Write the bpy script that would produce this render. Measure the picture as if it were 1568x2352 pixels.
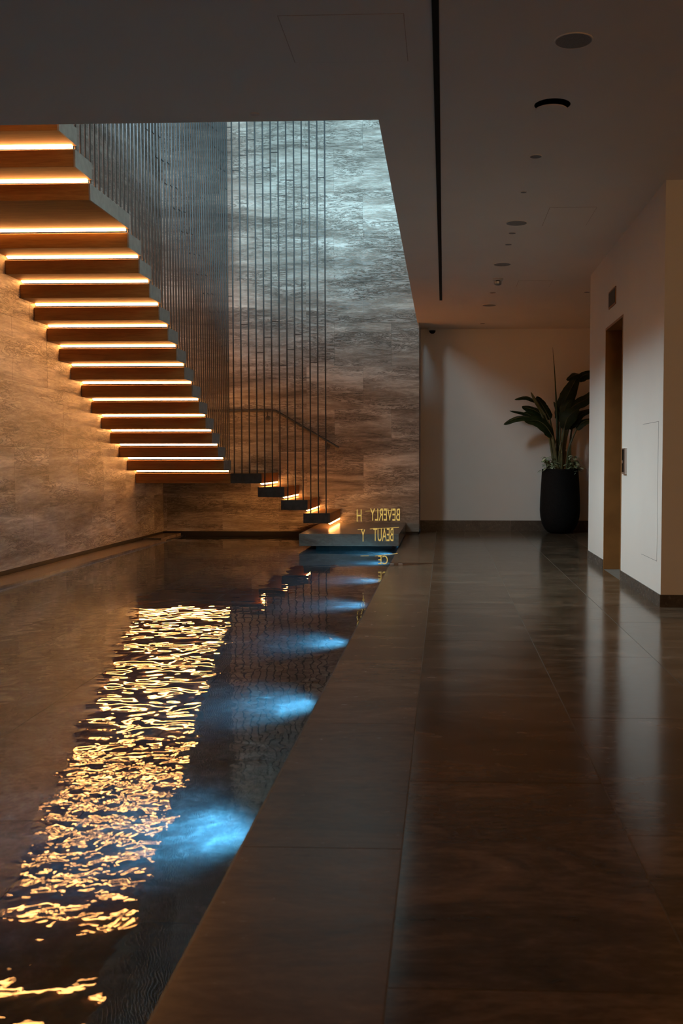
import bpy, bmesh, math, random
from mathutils import Vector, Matrix
random.seed(7)
for o in list(bpy.data.objects): bpy.data.objects.remove(o)
SC = bpy.context.scene
COL = SC.collection

# ------------------------------------------------------------------ camera
CAM_H, FPX, PPX, PPY = 0.987, 2264.0, 928.0, 1176.0
YAW, PITCH = math.radians(2.3), math.atan(116 / FPX)
cd = bpy.data.cameras.new('camera')
cd.sensor_fit = 'VERTICAL'; cd.sensor_height = 36.0; cd.sensor_width = 24.0
cd.lens = FPX / 2352 * 36.0
cd.shift_x = (784.0 - PPX) / 2352
cd.clip_start = 0.05
cd.dof.use_dof = True; cd.dof.focus_distance = 11.5; cd.dof.aperture_fstop = 5.6
cam = bpy.data.objects.new('camera', cd); COL.objects.link(cam)
cam.location = (0, 0, CAM_H)
cam.rotation_euler = (math.pi / 2 - PITCH, 0, YAW)
SC.camera = cam
_fw = Vector((-math.sin(YAW) * math.cos(PITCH), math.cos(YAW) * math.cos(PITCH), -math.sin(PITCH)))
_rt = Vector((math.cos(YAW), math.sin(YAW), 0)); _up = _rt.cross(_fw)
def at_y(px, py, Y):
    d = _fw + _rt * ((px - PPX) / FPX) - _up * ((py - PPY) / FPX)
    return Vector((0, 0, CAM_H)) + d * (Y / d.y)

# ------------------------------------------------------------------ world, assumed daylight, exposure
w = bpy.data.worlds.new('dusk'); SC.world = w; w.use_nodes = True
bg = w.node_tree.nodes['Background']
bg.inputs[0].default_value = (0.30, 0.55, 0.80, 1); bg.inputs[1].default_value = 0.03
def area(name, loc, direction, sx, sy, power, color, spread=180):
    l = bpy.data.lights.new(name, 'AREA'); l.shape = 'RECTANGLE'; l.size = sx; l.size_y = sy
    l.energy = power; l.color = color; l.spread = math.radians(spread)
    o = bpy.data.objects.new(name, l); COL.objects.link(o); o.location = loc
    o.rotation_euler = Vector(direction).to_track_quat('-Z', 'Y').to_euler()
    return o
# assumed daylight from two unseen area lights upstairs, no windows are built; it reaches the lower room only through the stairwell
area('assumed_side_daylight', (-3.74, 7.1, 4.85), (1, 0.22, -0.50), 0.9, 3.0, 215, (0.64, 0.88, 1.0), 112)
area('assumed_front_daylight', (0.8, -2.0, 5.3), (-0.05, 1, -0.12), 5.5, 2.0, 700, (0.44, 0.79, 1.0), 90)
area('warm_fill_behind_camera', (1.6, -1.8, 2.3), (0.05, 1, -0.16), 2.4, 0.5, 9, (1.0, 0.54, 0.22), 95)  # unseen warm fill light, added behind the camera to lift the room
SC.view_settings.view_transform = 'Standard'; SC.view_settings.look = 'None'
SC.view_settings.exposure = 0.85; SC.view_settings.gamma = 1.0
SC.view_settings.use_curve_mapping = False

# ------------------------------------------------------------------ helpers
def tag(o, label=None, cat=None, group=None, kind=None):
    if label: o['label'] = label
    if cat: o['category'] = cat
    if group: o['group'] = group
    if kind: o['kind'] = kind
    return o
def empty(name, loc=(0, 0, 0), label=None, cat=None, group=None):
    o = bpy.data.objects.new(name, None); COL.objects.link(o); o.location = loc
    o.empty_display_size = 0.1
    return tag(o, label, cat, group)
def link(name, me, parent=None, loc=None):
    o = bpy.data.objects.new(name, me); COL.objects.link(o)
    if loc is not None: o.location = loc
    if parent is not None: o.parent = parent
    return o
class MB:
    def __init__(s): s.bm = bmesh.new()
    def box(s, x0, x1, y0, y1, z0, z1):
        v = [s.bm.verts.new(p) for p in ((x0,y0,z0),(x1,y0,z0),(x1,y1,z0),(x0,y1,z0),(x0,y0,z1),(x1,y0,z1),(x1,y1,z1),(x0,y1,z1))]
        for f in ((3,2,1,0),(4,5,6,7),(0,1,5,4),(1,2,6,5),(2,3,7,6),(3,0,4,7)): s.bm.faces.new([v[i] for i in f])
        return s
    def bevel(s, r, seg=2):
        bmesh.ops.bevel(s.bm, geom=list(s.bm.edges), offset=r, segments=seg, affect='EDGES', profile=0.6); return s
    def prism(s, tri, a, b, axis):
        # triangular bar along 'X' (tri in y,z) or along 'Y' (tri in x,z)
        mk = (lambda t, p: (t, p[0], p[1])) if axis == 'X' else (lambda t, p: (p[0], t, p[1]))
        v0 = [s.bm.verts.new(mk(a, p)) for p in tri]; v1 = [s.bm.verts.new(mk(b, p)) for p in tri]
        s.bm.faces.new(v0); s.bm.faces.new(v1[::-1])
        for i in range(3): s.bm.faces.new((v0[i], v0[(i+1) % 3], v1[(i+1) % 3], v1[i]))
        return s
    def lathe(s, prof, n=32, axis='Z', c=(0, 0, 0), caps=True):
        rings = []
        for r, z in prof:
            ring = []
            for i in range(n):
                a = 2 * math.pi * i / n
                p = (r * math.cos(a), r * math.sin(a), z)
                if axis == 'X': p = (p[2], p[0], p[1])
                if axis == 'Y': p = (p[0], p[2], p[1])
                ring.append(s.bm.verts.new((p[0] + c[0], p[1] + c[1], p[2] + c[2])))
            rings.append(ring)
        for a, b in zip(rings, rings[1:]):
            for i in range(n): s.bm.faces.new((a[i], a[(i+1) % n], b[(i+1) % n], b[i]))
        if caps and prof[0][0] > 1e-6: s.bm.faces.new(rings[0][::-1])
        if caps and prof[-1][0] > 1e-6: s.bm.faces.new(rings[-1])
        return s
    def tube(s, pts, r, n=10, caps=True):
        pts = [Vector(p) for p in pts]
        rr = r if isinstance(r, (list, tuple)) else [r] * len(pts)
        rings = []; ref = Vector((0, 0, 1))
        for i, p in enumerate(pts):
            t = (pts[min(i+1, len(pts)-1)] - pts[max(i-1, 0)]).normalized()
            u = t.cross(ref)
            if u.length < 1e-3: u = t.cross(Vector((1, 0, 0)))
            u.normalize(); v = t.cross(u)
            rings.append([s.bm.verts.new(p + (u * math.cos(2*math.pi*k/n) + v * math.sin(2*math.pi*k/n)) * rr[i]) for k in range(n)])
        for a, b in zip(rings, rings[1:]):
            for i in range(n): s.bm.faces.new((a[i], a[(i+1) % n], b[(i+1) % n], b[i]))
        if caps: s.bm.faces.new(rings[0][::-1]); s.bm.faces.new(rings[-1])
        return s
    def mesh(s, name, mat, smooth=False):
        bmesh.ops.recalc_face_normals(s.bm, faces=list(s.bm.faces))
        me = bpy.data.meshes.new(name); s.bm.to_mesh(me); s.bm.free()
        if mat: me.materials.append(mat)
        if smooth:
            for p in me.polygons: p.use_smooth = True
            me.set_sharp_from_angle(angle=math.radians(40))
        return me
    def build(s, name, mat, parent=None, loc=None, smooth=False):
        return link(name, s.mesh(name, mat, smooth), parent, loc)

# ------------------------------------------------------------------ materials
class NT:
    def __init__(s, name):
        s.m = bpy.data.materials.new(name); s.m.use_nodes = True; s.t = s.m.node_tree
        s.t.nodes.clear(); s.out = s.n('ShaderNodeOutputMaterial')
    def n(s, typ, **kw):
        nd = s.t.nodes.new(typ)
        for k, v in kw.items(): setattr(nd, k, v)
        return nd
    def l(s, a, b): s.t.links.new(a, b)
    def math(s, op, a, b=None):
        nd = s.n('ShaderNodeMath', operation=op)
        for i, x in enumerate((a, b)):
            if x is None: continue
            if isinstance(x, (int, float)): nd.inputs[i].default_value = x
            else: s.l(x, nd.inputs[i])
        return nd.outputs[0]
    def ramp(s, fac, stops):
        nd = s.n('ShaderNodeValToRGB'); el = nd.color_ramp.elements
        while len(el) < len(stops): el.new(0.5)
        for e, (p, c) in zip(el, stops): e.position = p; e.color = (*c, 1) if len(c) == 3 else c
        s.l(fac, nd.inputs[0]); return nd.outputs[0]
    def noise(s, vec, scale, detail=4, rough=0.5, dist=0.0):
        nd = s.n('ShaderNodeTexNoise'); nd.inputs['Scale'].default_value = scale
        nd.inputs['Detail'].default_value = detail; nd.inputs['Roughness'].default_value = rough
        nd.inputs['Distortion'].default_value = dist
        s.l(vec, nd.inputs['Vector']); return nd.outputs[0]
    def pbsdf(s, **kw):
        b = s.n('ShaderNodeBsdfPrincipled')
        for k, v in kw.items():
            i = b.inputs[k]
            if hasattr(v, 'is_linked'): s.l(v, i)
            elif isinstance(v, tuple): i.default_value = (*v, 1) if len(v) == 3 else v
            else: i.default_value = v
        s.l(b.outputs[0], s.out.inputs[0]); return b
    def bump(s, h, strength, dist, b):
        nd = s.n('ShaderNodeBump'); nd.inputs['Strength'].default_value = strength; nd.inputs['Distance'].default_value = dist
        s.l(h, nd.inputs['Height']); s.l(nd.outputs[0], b.inputs['Normal']); return nd

def mat_plain(name, col, rough=0.5, metal=0.0, var=0.06, scale=6, spec=0.5):
    t = NT(name); g = t.n('ShaderNodeNewGeometry')
    f = t.noise(g.outputs['Position'], scale, 3)
    lo = tuple(c * (1 - var) for c in col); hi = tuple(min(1, c * (1 + var)) for c in col)
    c = t.ramp(f, [(0.3, lo), (0.7, hi)])
    t.pbsdf(**{'Base Color': c, 'Roughness': rough, 'Metallic': metal, 'Specular IOR Level': spec})
    return t.m

def mat_travertine():
    t = NT('travertine'); g = t.n('ShaderNodeNewGeometry'); oi = t.n('ShaderNodeObjectInfo')
    sep = t.n('ShaderNodeSeparateXYZ'); t.l(g.outputs['Position'], sep.inputs[0])
    u = t.math('ADD', sep.outputs[0], sep.outputs[1])
    rnd = oi.outputs['Random']
    def vec(su, sv, off):
        c = t.n('ShaderNodeCombineXYZ')
        t.l(t.math('ADD', t.math('MULTIPLY', u, su), t.math('MULTIPLY', rnd, off)), c.inputs[0])
        t.l(t.math('MULTIPLY', sep.outputs[2], sv), c.inputs[1])
        t.l(t.math('MULTIPLY', rnd, 0.35), c.inputs[2]); return c.outputs[0]
    broad = t.noise(vec(0.45, 3.2, 0.35), 1.0, 5, 0.6, 1.0)
    mid = t.noise(vec(1.9, 14, 0.9), 1.0, 9, 0.74, 1.2)
    fine = t.noise(vec(16, 60, 5.0), 1.0, 4, 0.7, 0.5)
    f = t.math('ADD', t.math('MULTIPLY', broad, 0.56), t.math('ADD', t.math('MULTIPLY', mid, 0.36), t.math('MULTIPLY', fine, 0.12)))
    base = t.ramp(f, [(0.37, (0.10, 0.078, 0.058)), (0.46, (0.23, 0.185, 0.145)), (0.54, (0.37, 0.31, 0.25)), (0.63, (0.60, 0.525, 0.44))])
    vein = t.noise(vec(2.6, 16, 0.9), 1.0, 10, 0.78, 1.6)
    vd = t.math('ABSOLUTE', t.math('SUBTRACT', vein, 0.5))
    vm = t.ramp(vd, [(0.0, (1, 1, 1)), (0.016, (0.6, 0.6, 0.6)), (0.038, (0, 0, 0))])
    patch = t.ramp(t.noise(vec(0.9, 4, 4.0), 1.0, 3), [(0.42, (0, 0, 0)), (0.55, (1, 1, 1))])
    mx = t.n('ShaderNodeMix', data_type='RGBA'); t.l(t.math('MULTIPLY', vm, patch), mx.inputs[0])
    t.l(base, mx.inputs[6]); mx.inputs[7].default_value = (0.06, 0.045, 0.035, 1)
    br = t.n('ShaderNodeHueSaturation'); t.l(mx.outputs[2], br.inputs['Color'])
    t.l(t.math('ADD', 0.92, t.math('MULTIPLY', rnd, 0.14)), br.inputs['Value'])
    b = t.pbsdf(**{'Base Color': br.outputs[0], 'Roughness': 0.42, 'Specular IOR Level': 0.35})
    t.bump(t.math('ADD', mid, t.math('MULTIPLY', vm, -0.5)), 0.35, 0.01, b)
    return t.m

def mat_marble(name, cols, rough=0.14, streak=(1.5, 4.2), spec=0.34):
    t = NT(name); g = t.n('ShaderNodeNewGeometry'); oi = t.n('ShaderNodeObjectInfo')
    mp = t.n('ShaderNodeMapping'); mp.inputs['Scale'].default_value = (streak[0], streak[1], streak[1])
    t.l(g.outputs['Position'], mp.inputs[0])
    off = t.n('ShaderNodeVectorMath', operation='ADD')
    cm = t.n('ShaderNodeCombineXYZ')
    for i, k in enumerate((17.0, 11.0, 5.0)): t.l(t.math('MULTIPLY', oi.outputs['Random'], k), cm.inputs[i])
    t.l(mp.outputs[0], off.inputs[0]); t.l(cm.outputs[0], off.inputs[1])
    a = t.noise(off.outputs[0], 0.9, 9, 0.66, 1.4)
    fine = t.noise(off.outputs[0], 9.0, 6, 0.7, 0.4)
    f = t.math('ADD', t.math('MULTIPLY', a, 0.66), t.math('MULTIPLY', fine, 0.34))
    c = t.ramp(f, [(0.32, cols[0]), (0.50, cols[1]), (0.62, cols[2]), (0.74, cols[3])])
    hs = t.n('ShaderNodeHueSaturation'); t.l(c, hs.inputs['Color'])
    t.l(t.math('ADD', 0.85, t.math('MULTIPLY', oi.outputs['Random'], 0.3)), hs.inputs['Value'])
    r = t.math('ADD', rough - 0.06, t.math('MULTIPLY', fine, 0.14))
    t.pbsdf(**{'Base Color': hs.outputs[0], 'Roughness': r, 'Specular IOR Level': spec})
    return t.m

def mat_wood():
    t = NT('oak_wood'); g = t.n('ShaderNodeNewGeometry'); oi = t.n('ShaderNodeObjectInfo')
    mp = t.n('ShaderNodeMapping'); mp.inputs['Scale'].default_value = (1.2, 14, 14)
    t.l(g.outputs['Position'], mp.inputs[0])
    a = t.noise(mp.outputs[0], 1.6, 6, 0.6, 1.0); f = t.noise(mp.outputs[0], 9, 3, 0.5, 0.2)
    c = t.ramp(t.math('ADD', t.math('MULTIPLY', a, 0.7), t.math('MULTIPLY', f, 0.3)),
               [(0.3, (0.21, 0.085, 0.018)), (0.5, (0.33, 0.145, 0.034)), (0.7, (0.43, 0.20, 0.052))])
    b = t.pbsdf(**{'Base Color': c, 'Roughness': 0.5, 'Specular IOR Level': 0.3})
    return t.m

def mat_emit(name, col, s):
    t = NT(name); e = t.n('ShaderNodeEmission'); e.inputs[0].default_value = (*col, 1); e.inputs[1].default_value = s
    t.l(e.outputs[0], t.out.inputs[0]); return t.m

def mat_water():
    t = NT('pool_water'); g = t.n('ShaderNodeNewGeometry'); P = g.outputs['Position']
    sep = t.n('ShaderNodeSeparateXYZ'); t.l(P, sep.inputs[0])
    gl = t.n('ShaderNodeBsdfGlass'); gl.inputs['IOR'].default_value = 1.333; gl.inputs['Roughness'].default_value = 0.0
    gl.inputs['Color'].default_value = (0.93, 0.98, 1.0, 1)
    swell = t.noise(P, 2.6, 2, 0.45, 0.6)
    rip = t.noise(P, 6.0, 1, 0.4, 0.7)
    fine = t.noise(P, 15.0, 2, 0.5, 0.6)
    # a breath of finer ripples passes over the nearer third of the pool, the rest lies calmer
    def bell(c, wd):
        d = t.math('DIVIDE', t.math('SUBTRACT', sep.outputs[1], c), wd)
        return t.math('POWER', 2.718, t.math('MULTIPLY', t.math('MULTIPLY', d, d), -1.0))
    mfine = t.math('ADD', 0.02, bell(2.75, 0.72))
    mrip = t.math('ADD', t.math('ADD', 0.16, t.math('MULTIPLY', bell(5.2, 1.8), 0.75)), t.math('MULTIPLY', bell(2.9, 0.8), 0.35))
    h = t.math('ADD', t.math('MULTIPLY', swell, 0.55), t.math('ADD', t.math('MULTIPLY', t.math('MULTIPLY', rip, mrip), 0.55), t.math('MULTIPLY', t.math('MULTIPLY', fine, mfine), 0.19)))
    bp = t.n('ShaderNodeBump'); bp.inputs['Strength'].default_value = 1.0; bp.inputs['Distance'].default_value = 0.005
    t.l(h, bp.inputs['Height']); t.l(bp.outputs[0], gl.inputs['Normal'])
    t.l(gl.outputs[0], t.out.inputs[0]); return t.m

def mat_pane():
    t = NT('clear_glass'); fr = t.n('ShaderNodeFresnel'); fr.inputs[0].default_value = 1.3
    tr = t.n('ShaderNodeBsdfTransparent'); gs = t.n('ShaderNodeBsdfGlossy'); gs.inputs['Roughness'].default_value = 0.0
    mx = t.n('ShaderNodeMixShader'); t.l(fr.outputs[0], mx.inputs[0]); t.l(tr.outputs[0], mx.inputs[1]); t.l(gs.outputs[0], mx.inputs[2])
    t.l(mx.outputs[0], t.out.inputs[0]); return t.m

def mat_leaf(name, c0, c1, rough=0.45):
    t = NT(name); g = t.n('ShaderNodeTexCoord')
    f = t.noise(g.outputs['Object'], 9, 5, 0.6, 0.4)
    c = t.ramp(f, [(0.38, c0), (0.62, c1)])
    t.pbsdf(**{'Base Color': c, 'Roughness': rough, 'Specular IOR Level': 0.4})
    return t.m

M = {}
M['trav'] = mat_travertine()
M['floor'] = mat_marble('floor_marble', [(0.028, 0.017, 0.010), (0.095, 0.061, 0.037), (0.185, 0.122, 0.078), (0.34, 0.24, 0.16)])
M['coping'] = mat_marble('coping_marble', [(0.075, 0.046, 0.027), (0.150, 0.096, 0.058), (0.205, 0.136, 0.085), (0.30, 0.21, 0.14)], 0.24, spec=0.2)
M['base'] = mat_marble('baseboard_marble', [(0.045, 0.034, 0.027), (0.085, 0.066, 0.052), (0.12, 0.096, 0.078), (0.20, 0.165, 0.135)], 0.25, (5, 5))
M['block'] = mat_marble('block_marble', [(0.09, 0.068, 0.05), (0.165, 0.125, 0.092), (0.23, 0.18, 0.135), (0.34, 0.28, 0.215)], 0.22)
M['slate'] = mat_marble('pool_slate', [(0.012, 0.012, 0.013), (0.028, 0.029, 0.032), (0.065, 0.067, 0.070), (0.20, 0.205, 0.21)], 0.4, (5, 5))
M['grout'] = mat_plain('grout', (0.17, 0.14, 0.11), 0.7)
M['dark'] = mat_plain('dark_recess', (0.018, 0.014, 0.011), 0.5)
M['ceil'] = mat_plain('ceiling_paint', (0.80, 0.68, 0.56), 0.8, var=0.02, scale=2)
M['wall'] = mat_plain('wall_paint', (0.77, 0.70, 0.62), 0.7, var=0.02, scale=2)
M['wood'] = mat_wood()
M['steel'] = mat_plain('blackened_steel', (0.060, 0.058, 0.055), 0.42, 0.35, 0.2, 20)
M['cap'] = mat_plain('grey_steel_cap', (0.27, 0.265, 0.245), 0.5, 0.1, 0.15, 14)
M['rod'] = mat_plain('bronze_rod', (0.035, 0.031, 0.029), 0.40, 0.3, 0.2, 20)
M['led'] = mat_emit('warm_led', (1.0, 0.415, 0.115), 24.0)
M['bronze'] = mat_plain('bronze_panel', (0.34, 0.145, 0.04), 0.45, 0.2, 0.15, 5)
M['black'] = mat_plain('black_plastic', (0.003, 0.003, 0.003), 0.6, spec=0.08)
M['grille'] = mat_plain('speaker_mesh', (0.26, 0.23, 0.20), 0.8, var=0.3, scale=260)
M['white'] = mat_plain('white_plastic', (0.6, 0.56, 0.5), 0.4)
M['pot'] = mat_plain('black_stoneware', (0.008, 0.007, 0.0065), 0.8, var=0.35, scale=50, spec=0.15)
M['soil'] = mat_plain('soil', (0.02, 0.014, 0.009), 0.9, var=0.4, scale=60)
M['leaf'] = mat_leaf('leaf_green', (0.022, 0.040, 0.014), (0.045, 0.075, 0.022))
M['stem'] = mat_leaf('stem_green', (0.085, 0.085, 0.035), (0.15, 0.14, 0.06))
M['pale_leaf'] = mat_leaf('variegated_leaf', (0.14, 0.23, 0.08), (0.80, 0.84, 0.58))
M['yellow_leaf'] = mat_leaf('yellowing_leaf', (0.12, 0.11, 0.03), (0.20, 0.17, 0.05))
M['gold'] = mat_emit('painted_gold_reflection', (1.0, 0.66, 0.16), 0.32)  # faint emission stands in for the reflection of a lit sign
M['water'] = mat_water()
M['pane'] = mat_pane()
M['chrome'] = mat_plain('brushed_chrome', (0.55, 0.52, 0.50), 0.3, 0.9)
M['lens'] = mat_emit('pool_lamp_lens', (0.25, 0.68, 1.0), 5.0)

# ------------------------------------------------------------------ dimensions
XL, YB, XBR = -3.853, 13.35, -0.335      # left stone wall, stone end wall, its free right end
ZC, ZS, ZTOP = 2.85, 4.15, 6.80          # ceiling, slab top, top of the stairwell walls
XP, XPL = -0.515, -3.53                  # pool edges
YV, XV = 5.475, -0.36                    # stairwell opening
XR, YR0, YR1 = 1.467, 6.70, 10.065       # right white wall block
YF = 14.03                               # far white wall
YN, XE = -2.5, 4.2                       # wall behind the camera, outer right
ZW = -0.022                              # water level
ZPF = -0.26                              # pool floor

# ------------------------------------------------------------------ setting: floor and tiles
GAP = 0.0016
fl = MB().box(XP, XE, YN, YF, -0.9, -0.0015).build('floor', M['grout']); tag(fl, kind='structure')
unit_cache = {}
def unit_box(mat, bev=True):
    k = mat.name
    if k not in unit_cache:
        unit_cache[k] = MB().box(-.5, .5, -.5, .5, -.5, .5).mesh('slab_' + k, mat)
    return unit_cache[k]
def piece(name, mat, parent, x0, x1, y0, y1, z0, z1):
    o = link(name, unit_box(mat), parent)
    o.location = ((x0+x1)/2, (y0+y1)/2, (z0+z1)/2); o.scale = (x1-x0, y1-y0, z1-z0)
    return o
cols = [(XP, -0.105, 0.065), (-0.105, 0.487, 0.60), (0.487, 1.055, 0.18), (1.055, 1.65, 1.27), (1.65, 2.25, 0.5), (2.25, 2.85, 0.9), (2.85, 3.45, 0.3), (3.45, XE, 0.8)]
def floor_rect(name, x0, x1, y0, y1):
    if x1 - x0 < 0.02 or y1 - y0 < 0.02: return
    piece(name, M['coping' if name == 'coping_slab' else 'floor'], fl, x0 + (GAP if x0 > XP else 0), x1 - GAP, y0 + GAP, y1 - GAP, -0.0015, random.uniform(-0.0004, 0.0))
for ci, (x0, x1, off) in enumerate(cols):
    name = 'coping_slab' if ci == 0 else 'floor_tile'
    y = off - 1.2 * 3
    while y < YF:
        a, b = max(y, YN), min(y + 1.2, YF)
        y += 1.2
        if b - a < 0.03: continue
        if x1 <= XR: floor_rect(name, x0, x1, a, b); continue
        for (c, d, blocked) in ((YN, YR0, False), (YR0, YR1, True), (YR1, YF, False)):
            e, f_ = max(a, c), min(b, d)
            if f_ - e < 0.03: continue
            floor_rect(name, x0, min(x1, XR) if blocked else x1, e, f_)

# pool basin
pb = MB()
pb.box(XL, XP, YN, YB, -0.9, ZPF - 0.02)
pb.box(XL, XPL, YN, YB, ZPF - 0.02, -0.03)
pb.box(XPL, XP, YN, YN + 0.2, ZPF - 0.02, -0.01)
pool = pb.build('floor_pool', M['slate']); tag(pool, kind='structure')
sidew = MB().box(XP - 0.006, XP, YN, YB, ZPF, -0.001).build('pool_side_lining', M['slate'], pool)
MB().box(XPL, XP, YB - 0.004, YB + 0.02, ZPF, 0.035).build('pool_end_lining', M['dark'], pool)
nx = 5; tw = (XP - XPL) / nx
for i in range(nx):
    yy = YN + (0.6 if i % 2 else 0)
    while yy < YB:
        a, b = max(yy, YN + .2), min(yy + 1.2, YB - .004)
        if b - a > 0.05:
            piece('pool_tile', M['slate'], pool, XPL + i*tw + .002, XPL + (i+1)*tw - .002, a + .002, b - .002, ZPF - 0.02, ZPF + random.uniform(-0.001, 0.0))
        yy += 1.2
# overflow ledge along the left wall
yy = YN
while yy < 12.35:
    b = min(yy + 1.2, 12.38)
    piece('ledge_slab', M['block'], pool, XL + 0.02, XPL + 0.004, yy + .0015, b - .0015, -0.03, -0.006 + random.uniform(-.001, .001)); yy += 1.2

# water
wm = MB(); v = [wm.bm.verts.new(p) for p in ((XPL, YN + .2, ZW), (XP - .006, YN + .2, ZW), (XP - .006, YB - .004, ZW), (XPL, YB - .004, ZW))]
wm.bm.faces.new(v)
wo = wm.build('pool_water', M['water'])
if wo.data.polygons[0].normal.z < 0: wo.data.flip_normals(); tag(wo, 'dark rippled pool water reflecting the lit stairs', 'water', kind='stuff')

# ------------------------------------------------------------------ walls
wl = MB().box(XL - 0.25, XL - 0.002, YN, YB + 0.25, -0.9, ZTOP)
wl.box(XL - 0.002, XL + 0.0, YN, YB, -0.03, 0.03)
wall_left = wl.build('wall_left', M['dark']); tag(wall_left, kind='structure')
wall_end = MB().box(XL, XBR - 0.012, YB + 0.022, YF + 0.25, -0.9, ZTOP).build('wall_end', M['dark']); tag(wall_end, kind='structure')
PW, PH, TH, J = 0.77, 0.577, 0.022, 0.0012
Z0 = 2.85 - PH * 5
def rows():
    r = 0; z = Z0
    while z < ZTOP - 0.02:
        yield r, max(z, 0.034), min(z + PH, ZTOP); r += 1; z += PH
for r, za, zb in rows():
    off = -1.09 if r % 2 else -1.48
    x = off - PW * 6
    while x < XBR:
        a, b = max(x, XL + 0.02), min(x + PW, XBR)
        if b - a > 0.03:
            d = random.uniform(0, 0.0012)
            piece('stone_panel', M['trav'], wall_end, a + J/2, b - J/2, YB + d, YB + 0.022, za + J/2, zb - J/2)
        x += PW
# the stone return at the free end of the wall
for r, za, zb in rows():
    piece('stone_panel', M['trav'], wall_end, XBR - 0.012, XBR, YB + 0.023, YF, za + J/2, min(zb, ZC) - J/2) if za < ZC - .05 else None
YLS = 3.0
for r, za, zb in rows():
    y = YLS - (PW / 2 if r % 2 else 0) - 0.1
    while y < YB:
        a, b = max(y, YLS), min(y + PW, YB)
        if b - a > 0.03:
            d = random.uniform(0, 0.0012)
            piece('stone_panel', M['trav'], wall_left, XL - 0.002, XL + 0.02 - d, a + J/2, b - J/2, za + J/2, zb - J/2)
        y += PW
MB().box(XL - 0.002, XL + 0.02, YN, YLS, 0.034, ZC).build('stone_facing', M['trav'], wall_left)

# white block on the right with the lift portal
LY0, LY1, LZ, LD = 8.215, 9.105, 2.195, 0.55
wr = MB()
wr.box(XR, XE, YR0, LY0, 0, ZC); wr.box(XR, XE, LY1, YR1, 0, ZC)
wr.box(XR, XE, LY0, LY1, LZ, ZC); wr.box(XR + LD, XE, LY0, LY1, 0, LZ)
wall_right = wr.build('wall_right', M['wall']); tag(wall_right, kind='structure')
tag(MB().box(XE, XE + .2, YN, YF, -.02, ZC).build('wall_outer', M['wall']), kind='structure')
tag(MB().box(XL, XE, YN - .2, YN, -.9, ZC).build('wall_behind', M['wall']), kind='structure')
tag(MB().box(XBR + 0.001, XE, YF, YF + .2, -.02, ZC).build('wall_far', M['wall']), kind='structure')
BH, BT = 0.086, 0.006
def baseboard(name, *segs, h=BH):
    root = None
    for (x0, x1, y0, y1) in segs:
        m = MB().box(x0, x1, y0, y1, 0, h)
        if root is None: root = tag(m.build(name, M['base']), kind='structure')
        else: m.build('baseboard_piece', M['base'], root)
baseboard('baseboard_right', *[(XR - BT, XR, a, b) for a, b in ((YR0 - BT, 7.3), (7.302, LY0), (LY1, YR1 + BT))])
baseboard('baseboard_near', *[(a, b, YR0 - BT, YR0) for a, b in ((XR + .001, 2.2), (2.202, 3.2), (3.202, XE))])
baseboard('baseboard_far', *[(a, b, YF - 0.012, YF) for a, b in ((XBR, 0.30), (0.302, 0.95), (0.952, 1.6), (1.602, 2.4), (2.402, XE))], h=0.150)
# lift portal lining
dr = empty('door_1', (XR, (LY0 + LY1) / 2, 0)); tag(dr, kind='structure')
def local(mb, root, name, mat): o = mb.build(name, mat, root); o.matrix_parent_inverse = Matrix.Translation(-root.location); return o
local(MB().box(XR - .001, XR + LD - .03, LY1 - 0.022, LY1 - .0005, 0, LZ - .001), dr, 'jamb', M['bronze'])
local(MB().box(XR - .003, XR + LD - .03, LY0 + .0005, LY0 + 0.022, 0, LZ - .001), dr, 'jamb', M['bronze'])
local(MB().box(XR - .001, XR + LD - .03, LY0 + 0.022, LY1 - 0.022, LZ - 0.022, LZ - .001), dr, 'lintel', M['bronze'])
local(MB().box(XR + LD - .03, XR + LD - .001, LY0 + .0005, (LY0+LY1)/2 - .002, 0, LZ - .001), dr, 'door_leaf', M['bronze'])
local(MB().box(XR + LD - .03, XR + LD - .001, (LY0+LY1)/2 + .002, LY1 - .0005, 0, LZ - .001), dr, 'door_leaf', M['bronze'])

# ceiling with a square cut for the open downlight
DX, DY, DH = 0.563, 5.285, 0.13
ce = MB()
ce.box(XL, DX - DH, YN, YV, ZC, ZS); ce.box(DX + DH, XE, YN, YV, ZC, ZS)
ce.box(DX - DH, DX + DH, YN, DY - DH, ZC, ZS); ce.box(DX - DH, DX + DH, DY + DH, YV, ZC, ZS)
ce.box(DX - DH, DX + DH, DY - DH, DY + DH, ZC + .2, ZS)
ce.box(XV, XE, YV, YB + .0, ZC, ZS); ce.box(XBR + .001, XE, YB, YF, ZC, ZS)
ceiling = ce.build('ceiling', M['ceil']); tag(ceiling, kind='structure')

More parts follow.
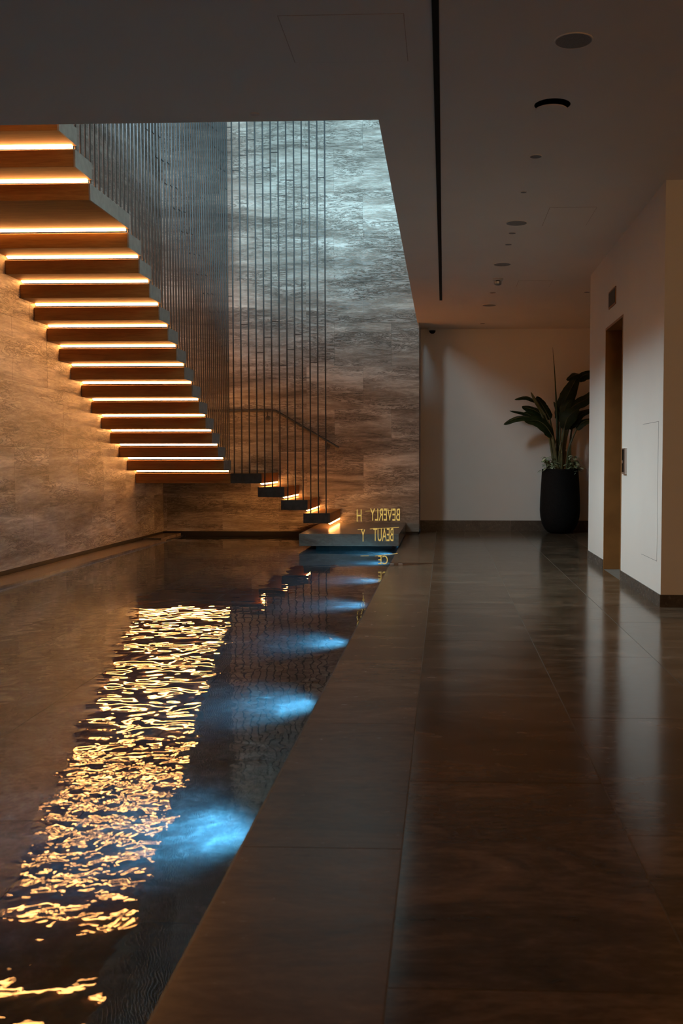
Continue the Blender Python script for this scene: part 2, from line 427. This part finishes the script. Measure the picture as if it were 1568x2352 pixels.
# ------------------------------------------------------------------ staircase
RISE, GO, TT, TD = 0.1586, 0.2949, 0.122, 0.333
XT = -2.642
YP, ZP = 11.811, 0.999                 # lowest tread of the long flight: near edge, top
ZQ = 0.838
stairs = empty('floating_staircase', (XL, 12.15, 0), 'floating oak staircase with glowing treads and a tall screen of thin dark rods', 'staircase')
def part(mb, name, mat, parent=None, smooth=False):
    o = mb.build(name, mat, parent or stairs, smooth=smooth)
    if parent is None or parent is stairs: o.matrix_parent_inverse = Matrix.Translation(-stairs.location)
    return o
treads = []                            # near y, top z, depth
for k in range(12): treads.append((YP - GO * k, ZP + RISE * k, TD if k else 0.360))
zD = ZP + RISE * 12; treads.append((8.272, zD, TD))
treads.append((7.376, zD + RISE, 0.915))
for k in range(6): treads.append((7.376 - GO * (k + 1), zD + RISE * (k + 2), TD))
for (y, z, d) in treads:
    t = part(MB().box(XL + 0.021, XT - 0.012, y, y + d, z - TT, z).bevel(0.002, 1), 'landing' if d > .5 else 'tread', M['wood'])
    c = MB().box(XT - 0.012, XT, y, y + d, z - TT - .001, z + .001).build('end_cap', M['cap'], t); c['label'] = 'grey steel end plate'
    s = MB().prism([(y + d - 0.002, z - TT), (y + d - 0.001, z - TT - 0.018), (y + d - 0.036, z - TT)], XL + 0.03, XT - 0.03, 'X').build('led_strip', M['led'], t); s['label'] = 'glowing warm light strip'
# corner landing
XQ = -2.255; YQ = 12.132
q = part(MB().box(XL + 0.021, XT, YQ, YB - .001, ZQ - TT, ZQ).bevel(0.002, 1), 'landing', M['wood'])
MB().box(XT, XQ, YQ + .012, YB - .001, ZQ - TT, ZQ).build('landing_slab', M['wood'], q)
c = MB().box(XT, XQ, YQ, YQ + 0.012, ZQ - TT - .001, ZQ + .001).build('end_cap', M['steel'], q); c['label'] = 'blackened steel end plate'
MB().prism([(XQ - 0.002, ZQ - TT), (XQ - 0.002, ZQ - TT - 0.018), (XQ - 0.026, ZQ - TT)], YQ + .03, YB - .02, 'Y').build('led_strip', M['led'], q)
lower = [(-2.303, 0.669), (-2.015, 0.508), (-1.738, 0.345)]
SW = 0.330
for x, z in lower:
    t = part(MB().box(x, x + SW, YQ + .012, YB - .001, z - TT, z).bevel(0.002, 1), 'tread', M['wood'])
    c = MB().box(x, x + SW, YQ, YQ + .012, z - TT - .001, z + .001).build('end_cap', M['steel'], t); c['label'] = 'blackened steel end plate'
    MB().prism([(x + SW - .002, z - TT), (x + SW - .002, z - TT - 0.018), (x + SW - .026, z - TT)], YQ + .03, YB - .02, 'Y').build('led_strip', M['led'], t)

# rod screen
scr = stairs
ROD_R, ROD_TOP = 0.0088, 6.75
def rod_mesh():
    m = MB(); m.lathe([(ROD_R, -0.5), (ROD_R, 0.5)], 10); return m.mesh('rod', M['rod'], True)
rmesh = rod_mesh()
def add_rod(x, y, z):
    o = link('rod', rmesh, scr); o.matrix_parent_inverse = Matrix.Translation(-scr.location)
    o.location = (x, y, (z + ROD_TOP) / 2); o.scale = (1, 1, ROD_TOP - z)
def spacer(ax, ay, bx, by, z):
    o = MB().tube([(ax, ay, z), (bx, by, z)], 0.0045, 8).build('spacer', M['rod'], scr); o.matrix_parent_inverse = Matrix.Translation(-scr.location)
RX, RY = XT - 0.020, YQ + 0.022
def tread_top(y):
    if y >= YQ: return ZQ
    return max([(ty, tz) for (ty, tz, d) in treads if ty <= y <= ty + d] or [(0, ZQ)])[1]
upper_rods = []
y = RY - 0.098
while y > 5.65:
    upper_rods.append(y); y -= GO / 3
for y in upper_rods: add_rod(RX, y, tread_top(y))
add_rod(RX, RY, ZQ)
lx0 = at_y(537.3, 1000, RY).x; lx1 = at_y(747.8, 1000, RY).x
lower_rods = [lx0 + (lx1 - lx0) * i / 12 for i in range(13)]
for i, x in enumerate(lower_rods):
    add_rod(x, RY, ZQ if i < 4 else lower[(i - 4) // 3][1])
allr = [RX] + lower_rods
PXM = 0.3189 * 12.2 / 2264
def zcrop(v): return at_y(700, 260 + v * 0.3189, RY).z
for j in range(13):
    g, k = divmod(j + 2, 3)
    v = 501 + (g - 2) * 92.5 - 111 * k
    for dv in (0, 1221, -1221):
        z = zcrop(v + dv)
        if z < ROD_TOP - .05: spacer(allr[j], RY, allr[j + 1], RY, z)
# same rhythm up the long flight
seq = [RY] + upper_rods
for j in range(len(seq) - 1):
    g, k = divmod(j, 3)
    base = zcrop(501 - 185) + g * RISE + (2 - k) * -0.19
    for dz in (0, -2.1, -4.2, 2.1):
        z = base + dz
        if tread_top(seq[j + 1]) + 0.5 < z < ROD_TOP - .05: spacer(RX, seq[j], RX, seq[j + 1], z)

# stone platform at the foot of the stairs
pf = empty('stone_platform', (-1.08, 12.2, ZW), 'grey marble platform floating over the pool at the foot of the stairs', 'platform')
def local2(mb, root, name, mat, smooth=False):
    o = mb.build(name, mat, root, smooth=smooth); o.matrix_parent_inverse = Matrix.Translation(-root.location); return o
local2(MB().box(-1.655, XP + 0.004, 11.19, YB - .001, 0.022, 0.16).bevel(0.003, 1), pf, 'slab', M['block'])
local2(MB().box(-1.50, XP - 0.09, 11.5, YB - .02, ZPF, 0.022), pf, 'plinth', M['dark'])
# low dark slab in the far left corner of the pool
cs = MB().box(XL + 0.021, -3.60, 12.40, YB - .006, -0.03, 0.010).bevel(0.002, 1).build('corner_slab', M['block'])
tag(cs, 'low dark stone slab in the far pool corner under the landing', 'slab')

# handrail on the end wall
hr = empty('handrail', (-2.27, YB, 1.67), 'slim dark metal handrail fixed to the stone end wall above the lower steps', 'handrail')
HY = YB - 0.06
local2(MB().tube([(-3.70, HY, 1.672), (-2.29, HY, 1.672), (-2.262, HY, 1.664), (-2.24, HY, 1.652), (-1.418, HY, 1.172)], 0.017, 14), hr, 'rail', M['steel'], True)
for bx, bz in ((-3.3, 1.60), (-2.385, 1.595), (-1.575, 1.205)):
    b = local2(MB().lathe([(0.0, 0), (0.033, 0.0), (0.033, 0.012), (0.012, 0.016), (0.0, 0.016)], 20, 'Y', (bx, YB - 0.017, bz - .02)), hr, 'bracket', M['steel'], True)
    zr = 1.66 if bx < -2.3 else 1.66 + (bx + 2.25) * -0.0 - (bx + 2.25) * 0.583
    MB().tube([(bx, YB - 0.01, bz - .02), (bx, HY + .005, bz - .015), (bx, HY, zr)], 0.007, 8).build('arm', M['steel'], b, smooth=True)

# ------------------------------------------------------------------ ceiling fittings
def disc(name, x, y, r, mat, label, cat, group=None, ring=None):
    root = empty(name, (x, y, ZC), label, cat, group)
    MB().lathe([(0, 0), (r * .93, 0), (r * .93, -0.003), (0, -0.003)], 40).build('grille' if 'speaker' in name else 'lens', mat, root, smooth=True)
    MB().lathe([(r * .93, 0.0), (r, 0.0), (r, -0.004), (r * .93, -0.004), (r * .93, 0.0)], 40, caps=False).build('ring', ring or M['ceil'], root, smooth=True)
    return root
SPK = [((0.570, 4.495), 'round flush ceiling speaker grille over the near walkway, before the open downlight'),
       ((0.564, 7.841), 'round flush ceiling speaker grille beside the large ceiling hatch'),
       ((0.547, 9.460), 'round flush ceiling speaker grille just before the sprinkler'),
       ((0.536, 11.906), 'round flush ceiling speaker grille furthest along, nearest the far white wall')]
for (x, y), lb in SPK: disc('ceiling_speaker', x, y, 0.086, M['grille'], lb, 'speaker', 'ceiling speakers in a line')
SM = [(0.557, 6.155, .038, 'small unlit recessed downlight between the open downlight and the hatch'),
      (0.547, 6.955, .022, 'faint tiny round ceiling plate before the second speaker'),
      (0.553, 8.179, .030, 'small unlit recessed downlight right behind the second speaker'),
      (0.549, 8.599, .030, 'small unlit recessed downlight midway between two speakers'),
      (0.534, 11.025, .034, 'small unlit recessed downlight between sprinkler and last speaker'),
      (1.568, 11.038, .034, 'small unlit recessed downlight beyond the white lift wall'),
      (0.519, 13.468, .036, 'small unlit recessed downlight close to the far white wall'),
      (-1.02, 5.36, .026, 'small pale round ceiling cap at the edge of the stairwell opening')]
for x, y, r, lb in SM:
    disc('recessed_downlight', x, y, r, M['white'] if x < 0 else M['grille'], lb, 'downlight', 'small recessed ceiling lights')
# open downlight
ol = empty('open_downlight', (DX, DY, ZC), 'large round open recessed downlight with black interior', 'downlight')
m = MB(); N = 48; R0 = 0.094
ins = [m.bm.verts.new((R0*math.cos(2*math.pi*i/N), R0*math.sin(2*math.pi*i/N), 0)) for i in range(N)]
def sq(i):
    a = 2*math.pi*i/N; c, s_ = math.cos(a), math.sin(a); k = DH / max(abs(c), abs(s_)); return (c*k, s_*k, 0)
outs = [m.bm.verts.new(sq(i)) for i in range(N)]
for i in range(N): m.bm.faces.new((ins[i], ins[(i+1) % N], outs[(i+1) % N], outs[i]))
m.build('trim_plate', M['ceil'], ol)
MB().lathe([(R0, 0), (R0, 0.04), (0.088, 0.19), (0, 0.19)], 48, caps=False).build('can', M['black'], ol, smooth=True)
MB().lathe([(0, -0.007), (0.083, -0.007), (0.085, -0.005), (0.085, -0.003), (0, -0.003)], 48, 'Z', (0.0, 0.062, 0)).build('tilting_lamp', M['ceil'], ol, smooth=True)
# linear slot
sl = empty('ceiling_slot', (-0.04, 4.0, ZC), 'long black linear slot track running down the ceiling', 'track')
local2(MB().box(-0.054, -0.052, YN + .1, 11.53, ZC - 0.004, ZC), sl, 'flange', M['black'])
local2(MB().box(-0.026, -0.024, YN + .1, 11.53, ZC - 0.004, ZC), sl, 'flange', M['black'])
local2(MB().box(-0.052, -0.026, YN + .1, 11.53, ZC - 0.0015, ZC), sl, 'channel', M['black'])
# hatches
def hatch(x0, x1, y0, y1, lb):
    root = empty('ceiling_hatch', ((x0+x1)/2, (y0+y1)/2, ZC), lb, 'hatch', 'flush access hatches')
    local2(MB().box(x0, x1, y0, y1, ZC - 0.0006, ZC), root, 'frame_gap', M['bronze'])
    local2(MB().box(x0+.0025, x1-.0025, y0+.0025, y1-.0025, ZC - 0.0014, ZC - .0006), root, 'lid', M['ceil'])
hatch(0.772, 1.118, 7.38, 7.95, 'flush square ceiling hatch before the lift portal')
hatch(0.765, 1.118, 10.32, 10.715, 'flush square ceiling hatch beyond the sprinkler')
hatch(-0.70, -0.17, 4.20, 4.69, 'flush square ceiling hatch beside the black slot')
# sprinkler / detector
sd = empty('smoke_detector', (0.546, 10.20, ZC), 'small white ceiling detector hanging below the ceiling', 'detector')
MB().lathe([(0, 0), (0.055, 0), (0.055, -0.012), (0.045, -0.02), (0, -0.02)], 28).build('base', M['white'], sd, smooth=True)
MB().lathe([(0, -0.02), (0.022, -0.02), (0.022, -0.03), (0, -0.03)], 20).build('neck', M['black'], sd, smooth=True)
MB().lathe([(0, -0.03), (0.040, -0.03), (0.038, -0.055), (0.02, -0.068), (0, -0.07)], 28).build('head', M['chrome'], sd, smooth=True)
# cctv dome
cc = empty('dome_camera', (-0.165, 13.93, ZC), 'small dome security camera in the corner beside the stone wall', 'camera')
MB().lathe([(0, 0), (0.058, 0), (0.058, -0.025), (0.046, -0.032), (0, -0.032)], 28).build('housing', M['white'], cc, smooth=True)
MB().lathe([(0.044, -0.032), (0.043, -0.045), (0.034, -0.062), (0.018, -0.073), (0, -0.076)], 28).build('dome', M['black'], cc, smooth=True)

# ------------------------------------------------------------------ right wall fittings
sg = empty('wall_sign', (XR, 8.74, 2.41), 'small dark rectangular plate on the white wall above the lift portal', 'sign')
local2(MB().box(XR - 0.008, XR, 8.565, 8.915, 2.335, 2.485), sg, 'plate', M['bronze'])
local2(MB().box(XR - 0.010, XR - .008, 8.58, 8.90, 2.35, 2.47), sg, 'face', M['dark'])
cp = empty('call_panel', (XR, 8.06, 0.99), 'brushed metal lift call button panel beside the portal', 'switch')
local2(MB().box(XR - 0.014, XR, 7.985, 8.135, 0.885, 1.095), cp, 'plate', M['chrome'])
local2(MB().box(XR - 0.016, XR - .014, 8.045, 8.128, 0.90, 1.085), cp, 'screen', M['black'])
local2(MB().lathe([(0, 0), (0.013, 0), (0.013, -0.004), (0, -0.004)], 20, 'X', (XR - .016, 8.085, 0.985)), cp, 'button', M['chrome'], True)
wh = empty('wall_hatch', (XR, 7.1, 0.78), 'flush concealed access door in the white wall by the near corner', 'hatch')
local2(MB().box(XR - 0.0006, XR, 6.83, 7.365, 0.30, 1.262), wh, 'frame_gap', M['grout'])
local2(MB().box(XR - 0.0014, XR - .0006, 6.833, 7.362, 0.303, 1.259), wh, 'lid', M['wall'])

# ------------------------------------------------------------------ pool lamps
names = ['nearest the open end of the pool', 'second along the pool edge', 'third along the pool edge', 'fourth along the pool edge', 'fifth along the pool edge', 'sixth along the pool edge, before the platform', 'under the marble platform', 'at the end of the pool behind the platform']
for i, y in enumerate([2.85, 4.28, 5.70, 7.14, 8.58, 10.02, 11.0, 12.75]):
    z = -0.105
    pl = empty('pool_lamp', (XP - .006, y, z), 'blue underwater lamp in the pool wall, ' + names[i], 'pool light', 'underwater lamps along the right pool wall')
    MB().lathe([(0.0, 0), (0.055, 0), (0.055, -0.008), (0.040, -0.012), (0.038, -0.006), (0, -0.006)], 24, 'X').build('bezel', M['chrome'], pl, smooth=True)
    MB().lathe([(0, -0.007), (0.036, -0.007), (0.036, -0.009), (0, -0.010)], 24, 'X').build('lens', M['lens'], pl, smooth=True)
    l = bpy.data.lights.new('pool_beam', 'SPOT'); l.energy = 40; l.color = (0.13, 0.60, 1.0); l.spot_size = math.radians(135); l.spot_blend = 1.0; l.shadow_soft_size = 0.03
    lo = bpy.data.objects.new('pool_beam', l); COL.objects.link(lo); lo.parent = pl; lo.location = (-0.03, 0, 0)
    lo.rotation_euler = Vector((-1, 0, -0.50)).to_track_quat('-Z', 'Y').to_euler()

# ------------------------------------------------------------------ planter and plant
PXc, PYc, PH_ = 1.603, 13.69, 0.885
pot = empty('planter_pot', (PXc, PYc, 0), 'tall black rounded planter pot by the far white wall', 'pot')
prof = [(0, 0), (0.12, 0), (0.165, 0.012), (0.21, 0.06), (0.245, 0.13), (0.268, 0.22), (0.276, 0.32), (0.273, 0.46), (0.262, 0.66), (0.248, 0.885), (0.232, 0.885), (0.236, 0.80), (0, 0.80)]
MB().lathe(prof, 56).build('body', M['pot'], pot, smooth=True)
MB().lathe([(0, 0.85), (0.1, 0.856), (0.2345, 0.845), (0.2345, 0.82), (0, 0.82)], 40).build('soil', M['soil'], pot, smooth=True)
K = 0.001172
def pc(cx, cy, dy=0.0): return Vector(((cx - 835) * K, dy, (1510 - cy) * K + 0.885))
plant = empty('potted_plant', (PXc, PYc, 0), 'tall bird of paradise plant with long dark paddle leaves and one upright spear', 'plant')
def bez(pts, n):
    pts = [Vector(p) for p in pts]; out = []
    m_ = len(pts) - 1
    for i in range(n + 1):
        t = i / n * m_; k = min(int(t), m_ - 1); u = t - k
        p0 = pts[max(k-1, 0)]; p1 = pts[k]; p2 = pts[k+1]; p3 = pts[min(k+2, m_)]
        out.append(0.5 * ((2*p1) + (p2-p0)*u + (2*p0-5*p1+4*p2-p3)*u*u + (-p0+3*p1-3*p2+p3)*u**3))
    return out
def leaf(pts, wd, mat, face=(0, -1, 0.25), fold=0.25, petiole=None):
    c = bez(pts, 18); m = MB(); rows_ = []
    fv = Vector(face).normalized(); n = len(c)
    for i, p in enumerate(c):
        t = (c[min(i+1, n-1)] - c[max(i-1, 0)]).normalized()
        s_ = t.cross(fv)
        if s_.length < .05: s_ = Vector((0, 0, 1))
        s_.normalize(); nn = s_.cross(t)
        x = i / (n - 1)
        wv = wd * 0.62 * (math.sin(math.pi * min(1, (x ** 0.75) * 0.98 + 0.02)) ** 0.62) * (1 + 0.06 * math.sin(9*x + wd*50))
        rag = 1 - 0.12 * random.random()
        rows_.append([m.bm.verts.new(p + s_ * wv * k * (rag if abs(k) == 1 else 1) - nn * (abs(k) * fold * wv)) for k in (-1, -.5, 0, .5, 1)])
    for a, b in zip(rows_, rows_[1:]):
        for i in range(4): m.bm.faces.new((a[i], a[i+1], b[i+1], b[i]))
    bmesh.ops.solidify(m.bm, geom=list(m.bm.faces), thickness=0.0016)
    lf = m.build('leaf', mat, plant, smooth=True)
    rib = MB().tube([p + fv * 0.0025 for p in c[:-2]], [0.0065 * (1 - .8 * i / n) for i in range(n - 2)], 6).build('midrib', M['stem'], lf, smooth=True)
    if petiole:
        q = bez(list(petiole) + [c[0], c[1]], 14)
        MB().tube(q, [0.019 - 0.0115 * i / 14 for i in range(15)], 8).build('stem', M['stem'], plant, smooth=True)
L = M['leaf']
B0 = lambda x, d=0.0: pc(x, 1530, d)
leaf([pc(545, 725, -.05), pc(430, 672, -.07), pc(290, 700, -.08)], 0.085, L, (0.1, -.6, .8), .3, [B0(770, -.02), pc(690, 1080, -.03), pc(600, 850, -.04)])
leaf([pc(650, 880, -.07), pc(570, 760, -.08), pc(480, 610, -.08)], 0.050, M['yellow_leaf'], (.5, -1, 0), .8, [B0(775, -.03), pc(735, 1130, -.05)])
leaf([pc(710, 930, -.02), pc(640, 800, -.03), pc(550, 660, -.03)], 0.135, L, (.2, -1, .2), .3, [B0(790, .02), pc(760, 1180, .0)])
leaf([pc(640, 890, .03), pc(520, 815, .02), pc(380, 780, .0)], 0.125, L, (.1, -.8, .6), .3, [B0(780, .05), pc(725, 1120, .05)])
leaf([pc(600, 900, .08), pc(430, 850, .08), pc(240, 822, .06)], 0.09, L, (.1, -.5, .9), .4, [B0(790, .08), pc(700, 1090, .09)])
leaf([pc(625, 930, -.08), pc(430, 905, -.14), pc(290, 925, -.17), pc(158, 995, -.18)], 0.125, L, (.1, -.55, .8), .3, [B0(785, -.06), pc(725, 1130, -.07)])
leaf([pc(735, 1135, -.10), pc(650, 1010, -.13), pc(540, 945, -.15), pc(400, 955, -.17)], 0.160, L, (.4, -.9, .25), .25, [B0(800, -.07), pc(770, 1300, -.08)])
leaf([pc(690, 1080, -.05), pc(600, 980, -.08), pc(480, 890, -.1), pc(400, 850, -.1)], 0.12, L, (.3, -.9, .4), .3, [B0(775, -.04), pc(715, 1220, -.04)])
leaf([pc(815, 940, .04), pc(870, 760, .04), pc(960, 560, .03), pc(1045, 400, .0)], 0.185, L, (-.25, -1, .1), .25, [B0(830, .03), pc(815, 1200, .03)])
leaf([pc(1048, 400, .0), pc(980, 420, -.05), pc(892, 478, -.08)], 0.10, L, (-.2, -.8, .5), .3)
leaf([pc(1035, 470, .06), pc(1120, 405, .05), pc(1240, 400, .04), pc(1330, 470, .02)], 0.135, L, (-.1, -.8, .5), .3, [B0(860, .07), pc(880, 1100, .08), pc(960, 700, .08)])
leaf([pc(890, 850, -.03), pc(1010, 755, -.06), pc(1130, 690, -.08), pc(1260, 560, -.09)], 0.150, L, (-.2, -.9, .4), .25, [B0(845, -.03), pc(850, 1150, -.03)])
leaf([pc(870, 1050, -.06), pc(900, 930, -.09), pc(960, 860, -.11), pc(1030, 800, -.12)], 0.185, L, (-.3, -1, .2), .2, [B0(835, -.07), pc(845, 1250, -.07)])
leaf([pc(930, 1040, .0), pc(985, 970, -.02), pc(1080, 870, -.03), pc(1220, 820, -.03)], 0.100, L, (-.2, -.8, .6), .3, [B0(860, -.01), pc(895, 1200, .0)])
leaf([pc(1015, 1055, -.04), pc(1080, 970, -.06), pc(1180, 940, -.08), pc(1290, 990, -.08)], 0.105, L, (-.1, -.7, .7), .3, [B0(905, -.02), pc(930, 1280, -.03), pc(965, 1170, -.03)])
leaf([pc(1010, 900, .09), pc(1090, 850, .09), pc(1230, 800, .08)], 0.09, L, (-.1, -.8, .6), .3, [B0(955, .05), pc(958, 1250, .07), pc(970, 1080, .08)])
leaf([pc(835, 960, .0), pc(800, 820, .01), pc(755, 720, .02)], 0.045, L, (.1, -1, 0), .6, [B0(835, .01), pc(820, 1250, .0)])
leaf([pc(905, 1000, -.02), pc(880, 880, -.03), pc(890, 780, -.05), pc(960, 700, -.06)], 0.14, L, (-.2, -1, .2), .25, [B0(850, .0), pc(880, 1250, .0)])
sp = bez([B0(805, -.01), pc(795, 1100, -.01), pc(785, 800, -.01), pc(762, 400, -.01), pc(735, 90, -.01)], 16)
o = MB().tube(sp, [0.019, .018, .016, .015, .014, .013, .013, .014, .014, .012, .010, .008, .007, .006, .0045, .003, .0015], 8).build('spear_leaf', L, plant, smooth=True)
for k, (x, d) in enumerate([(745, .05), (815, -.09), (840, -.1), (880, .09), (900, .04)]):
    top = pc(x + random.uniform(-40, 60), 1150 + 40 * k, d)
    MB().tube(bez([B0(x * .5 + 418, d * .8), pc(x, 1320, d), top], 8), [0.02 - .0014 * i for i in range(9)], 8).build('stem', M['stem'], plant, smooth=True)

def small_plant(cx, cy, dy, n, lb, seed):
    rnd = random.Random(seed); base = pc(cx, 1560, dy)
    root = empty('ground_cover_plant', (PXc + base.x, PYc + dy, 0.848), lb, 'plant', 'pale leafy plants at the rim of the pot')
    for i in range(n):
        a = rnd.uniform(0, 2*math.pi); r = rnd.uniform(0.01, 0.105); hgt = rnd.uniform(-0.03, 0.15) * (1.2 - r * 5) + (0.02 if r < .06 else -.03)
        tip = Vector((r * math.cos(a), r * .75 * math.sin(a), hgt + 0.05)); d = Vector((math.cos(a), math.sin(a), rnd.uniform(-.7, .4))).normalized()
        ln = rnd.uniform(.055, .085); wd = ln * .62; s_ = d.cross(Vector((0, 0, 1))).normalized(); nn = s_.cross(d)
        m = MB(); rws = []
        for q in range(6):
            x = q / 5; wv = wd * .5 * math.sin(math.pi * min(1, x ** .8 + .02)) ** .8
            c0 = tip + d * ln * x - Vector((0, 0, 1)) * 0.012 * x * x
            rws.append([m.bm.verts.new(c0 + s_ * wv * k + nn * abs(k) * wv * .25) for k in (-1, 0, 1)])
        for p_, q_ in zip(rws, rws[1:]):
            for j in range(2): m.bm.faces.new((p_[j], p_[j+1], q_[j+1], q_[j]))
        lf = m.build('leaf', M['pale_leaf'], root, smooth=True)
        MB().tube([(0.3 * tip.x, .3 * tip.y, 0), tip * .7, tip], 0.0022, 5).build('stem', M['stem'], root)
small_plant(690, 1430, -.08, 64, 'bushy variegated ground cover at the pot rim nearest the stone wall', 3)
small_plant(985, 1440, -.08, 64, 'bushy variegated ground cover at the pot rim nearest the lift wall', 5)

# ------------------------------------------------------------------ pane added to carry a painted reflection of gold lettering
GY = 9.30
gs = empty('added_reflection_pane', (-0.42, GY, 0), 'low clear pane added at the pool edge to hold a painted reflection of gold lettering', 'reflection stand-in')
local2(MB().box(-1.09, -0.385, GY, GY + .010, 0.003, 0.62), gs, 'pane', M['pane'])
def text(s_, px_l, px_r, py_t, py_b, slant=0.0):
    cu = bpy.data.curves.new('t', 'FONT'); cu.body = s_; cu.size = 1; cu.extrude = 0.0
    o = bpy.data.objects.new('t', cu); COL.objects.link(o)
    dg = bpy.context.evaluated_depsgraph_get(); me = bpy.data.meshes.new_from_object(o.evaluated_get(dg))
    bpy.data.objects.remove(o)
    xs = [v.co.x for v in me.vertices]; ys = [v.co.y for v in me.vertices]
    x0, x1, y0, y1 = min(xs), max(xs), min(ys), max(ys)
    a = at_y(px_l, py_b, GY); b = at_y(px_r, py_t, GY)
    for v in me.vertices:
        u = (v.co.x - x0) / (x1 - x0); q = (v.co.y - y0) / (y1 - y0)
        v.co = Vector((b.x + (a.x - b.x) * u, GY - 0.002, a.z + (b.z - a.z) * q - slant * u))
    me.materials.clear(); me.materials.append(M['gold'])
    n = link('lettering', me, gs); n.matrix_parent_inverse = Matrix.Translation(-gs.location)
    n['label'] = 'painted reflection of gold letters, reversed'
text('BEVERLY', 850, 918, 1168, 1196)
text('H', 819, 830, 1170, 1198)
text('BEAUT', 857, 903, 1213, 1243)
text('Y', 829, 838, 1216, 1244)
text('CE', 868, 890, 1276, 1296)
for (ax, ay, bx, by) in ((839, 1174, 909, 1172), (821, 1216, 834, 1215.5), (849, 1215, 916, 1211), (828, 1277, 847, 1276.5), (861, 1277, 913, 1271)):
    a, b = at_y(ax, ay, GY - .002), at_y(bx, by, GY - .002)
    o = MB().tube([a, b], 0.0022, 6).build('painted_reflection_line', M['gold'], gs); o.matrix_parent_inverse = Matrix.Translation(-gs.location)  # thin glowing bars, part of the same painted reflection
for bx in (-0.49, -0.41):
    local2(MB().box(bx - .02, bx + .02, GY - .010, GY + .020, 0, 0.022).bevel(.003, 1), gs, 'added_pane_clamp', M['chrome'])  # clamps made up to hold the added pane
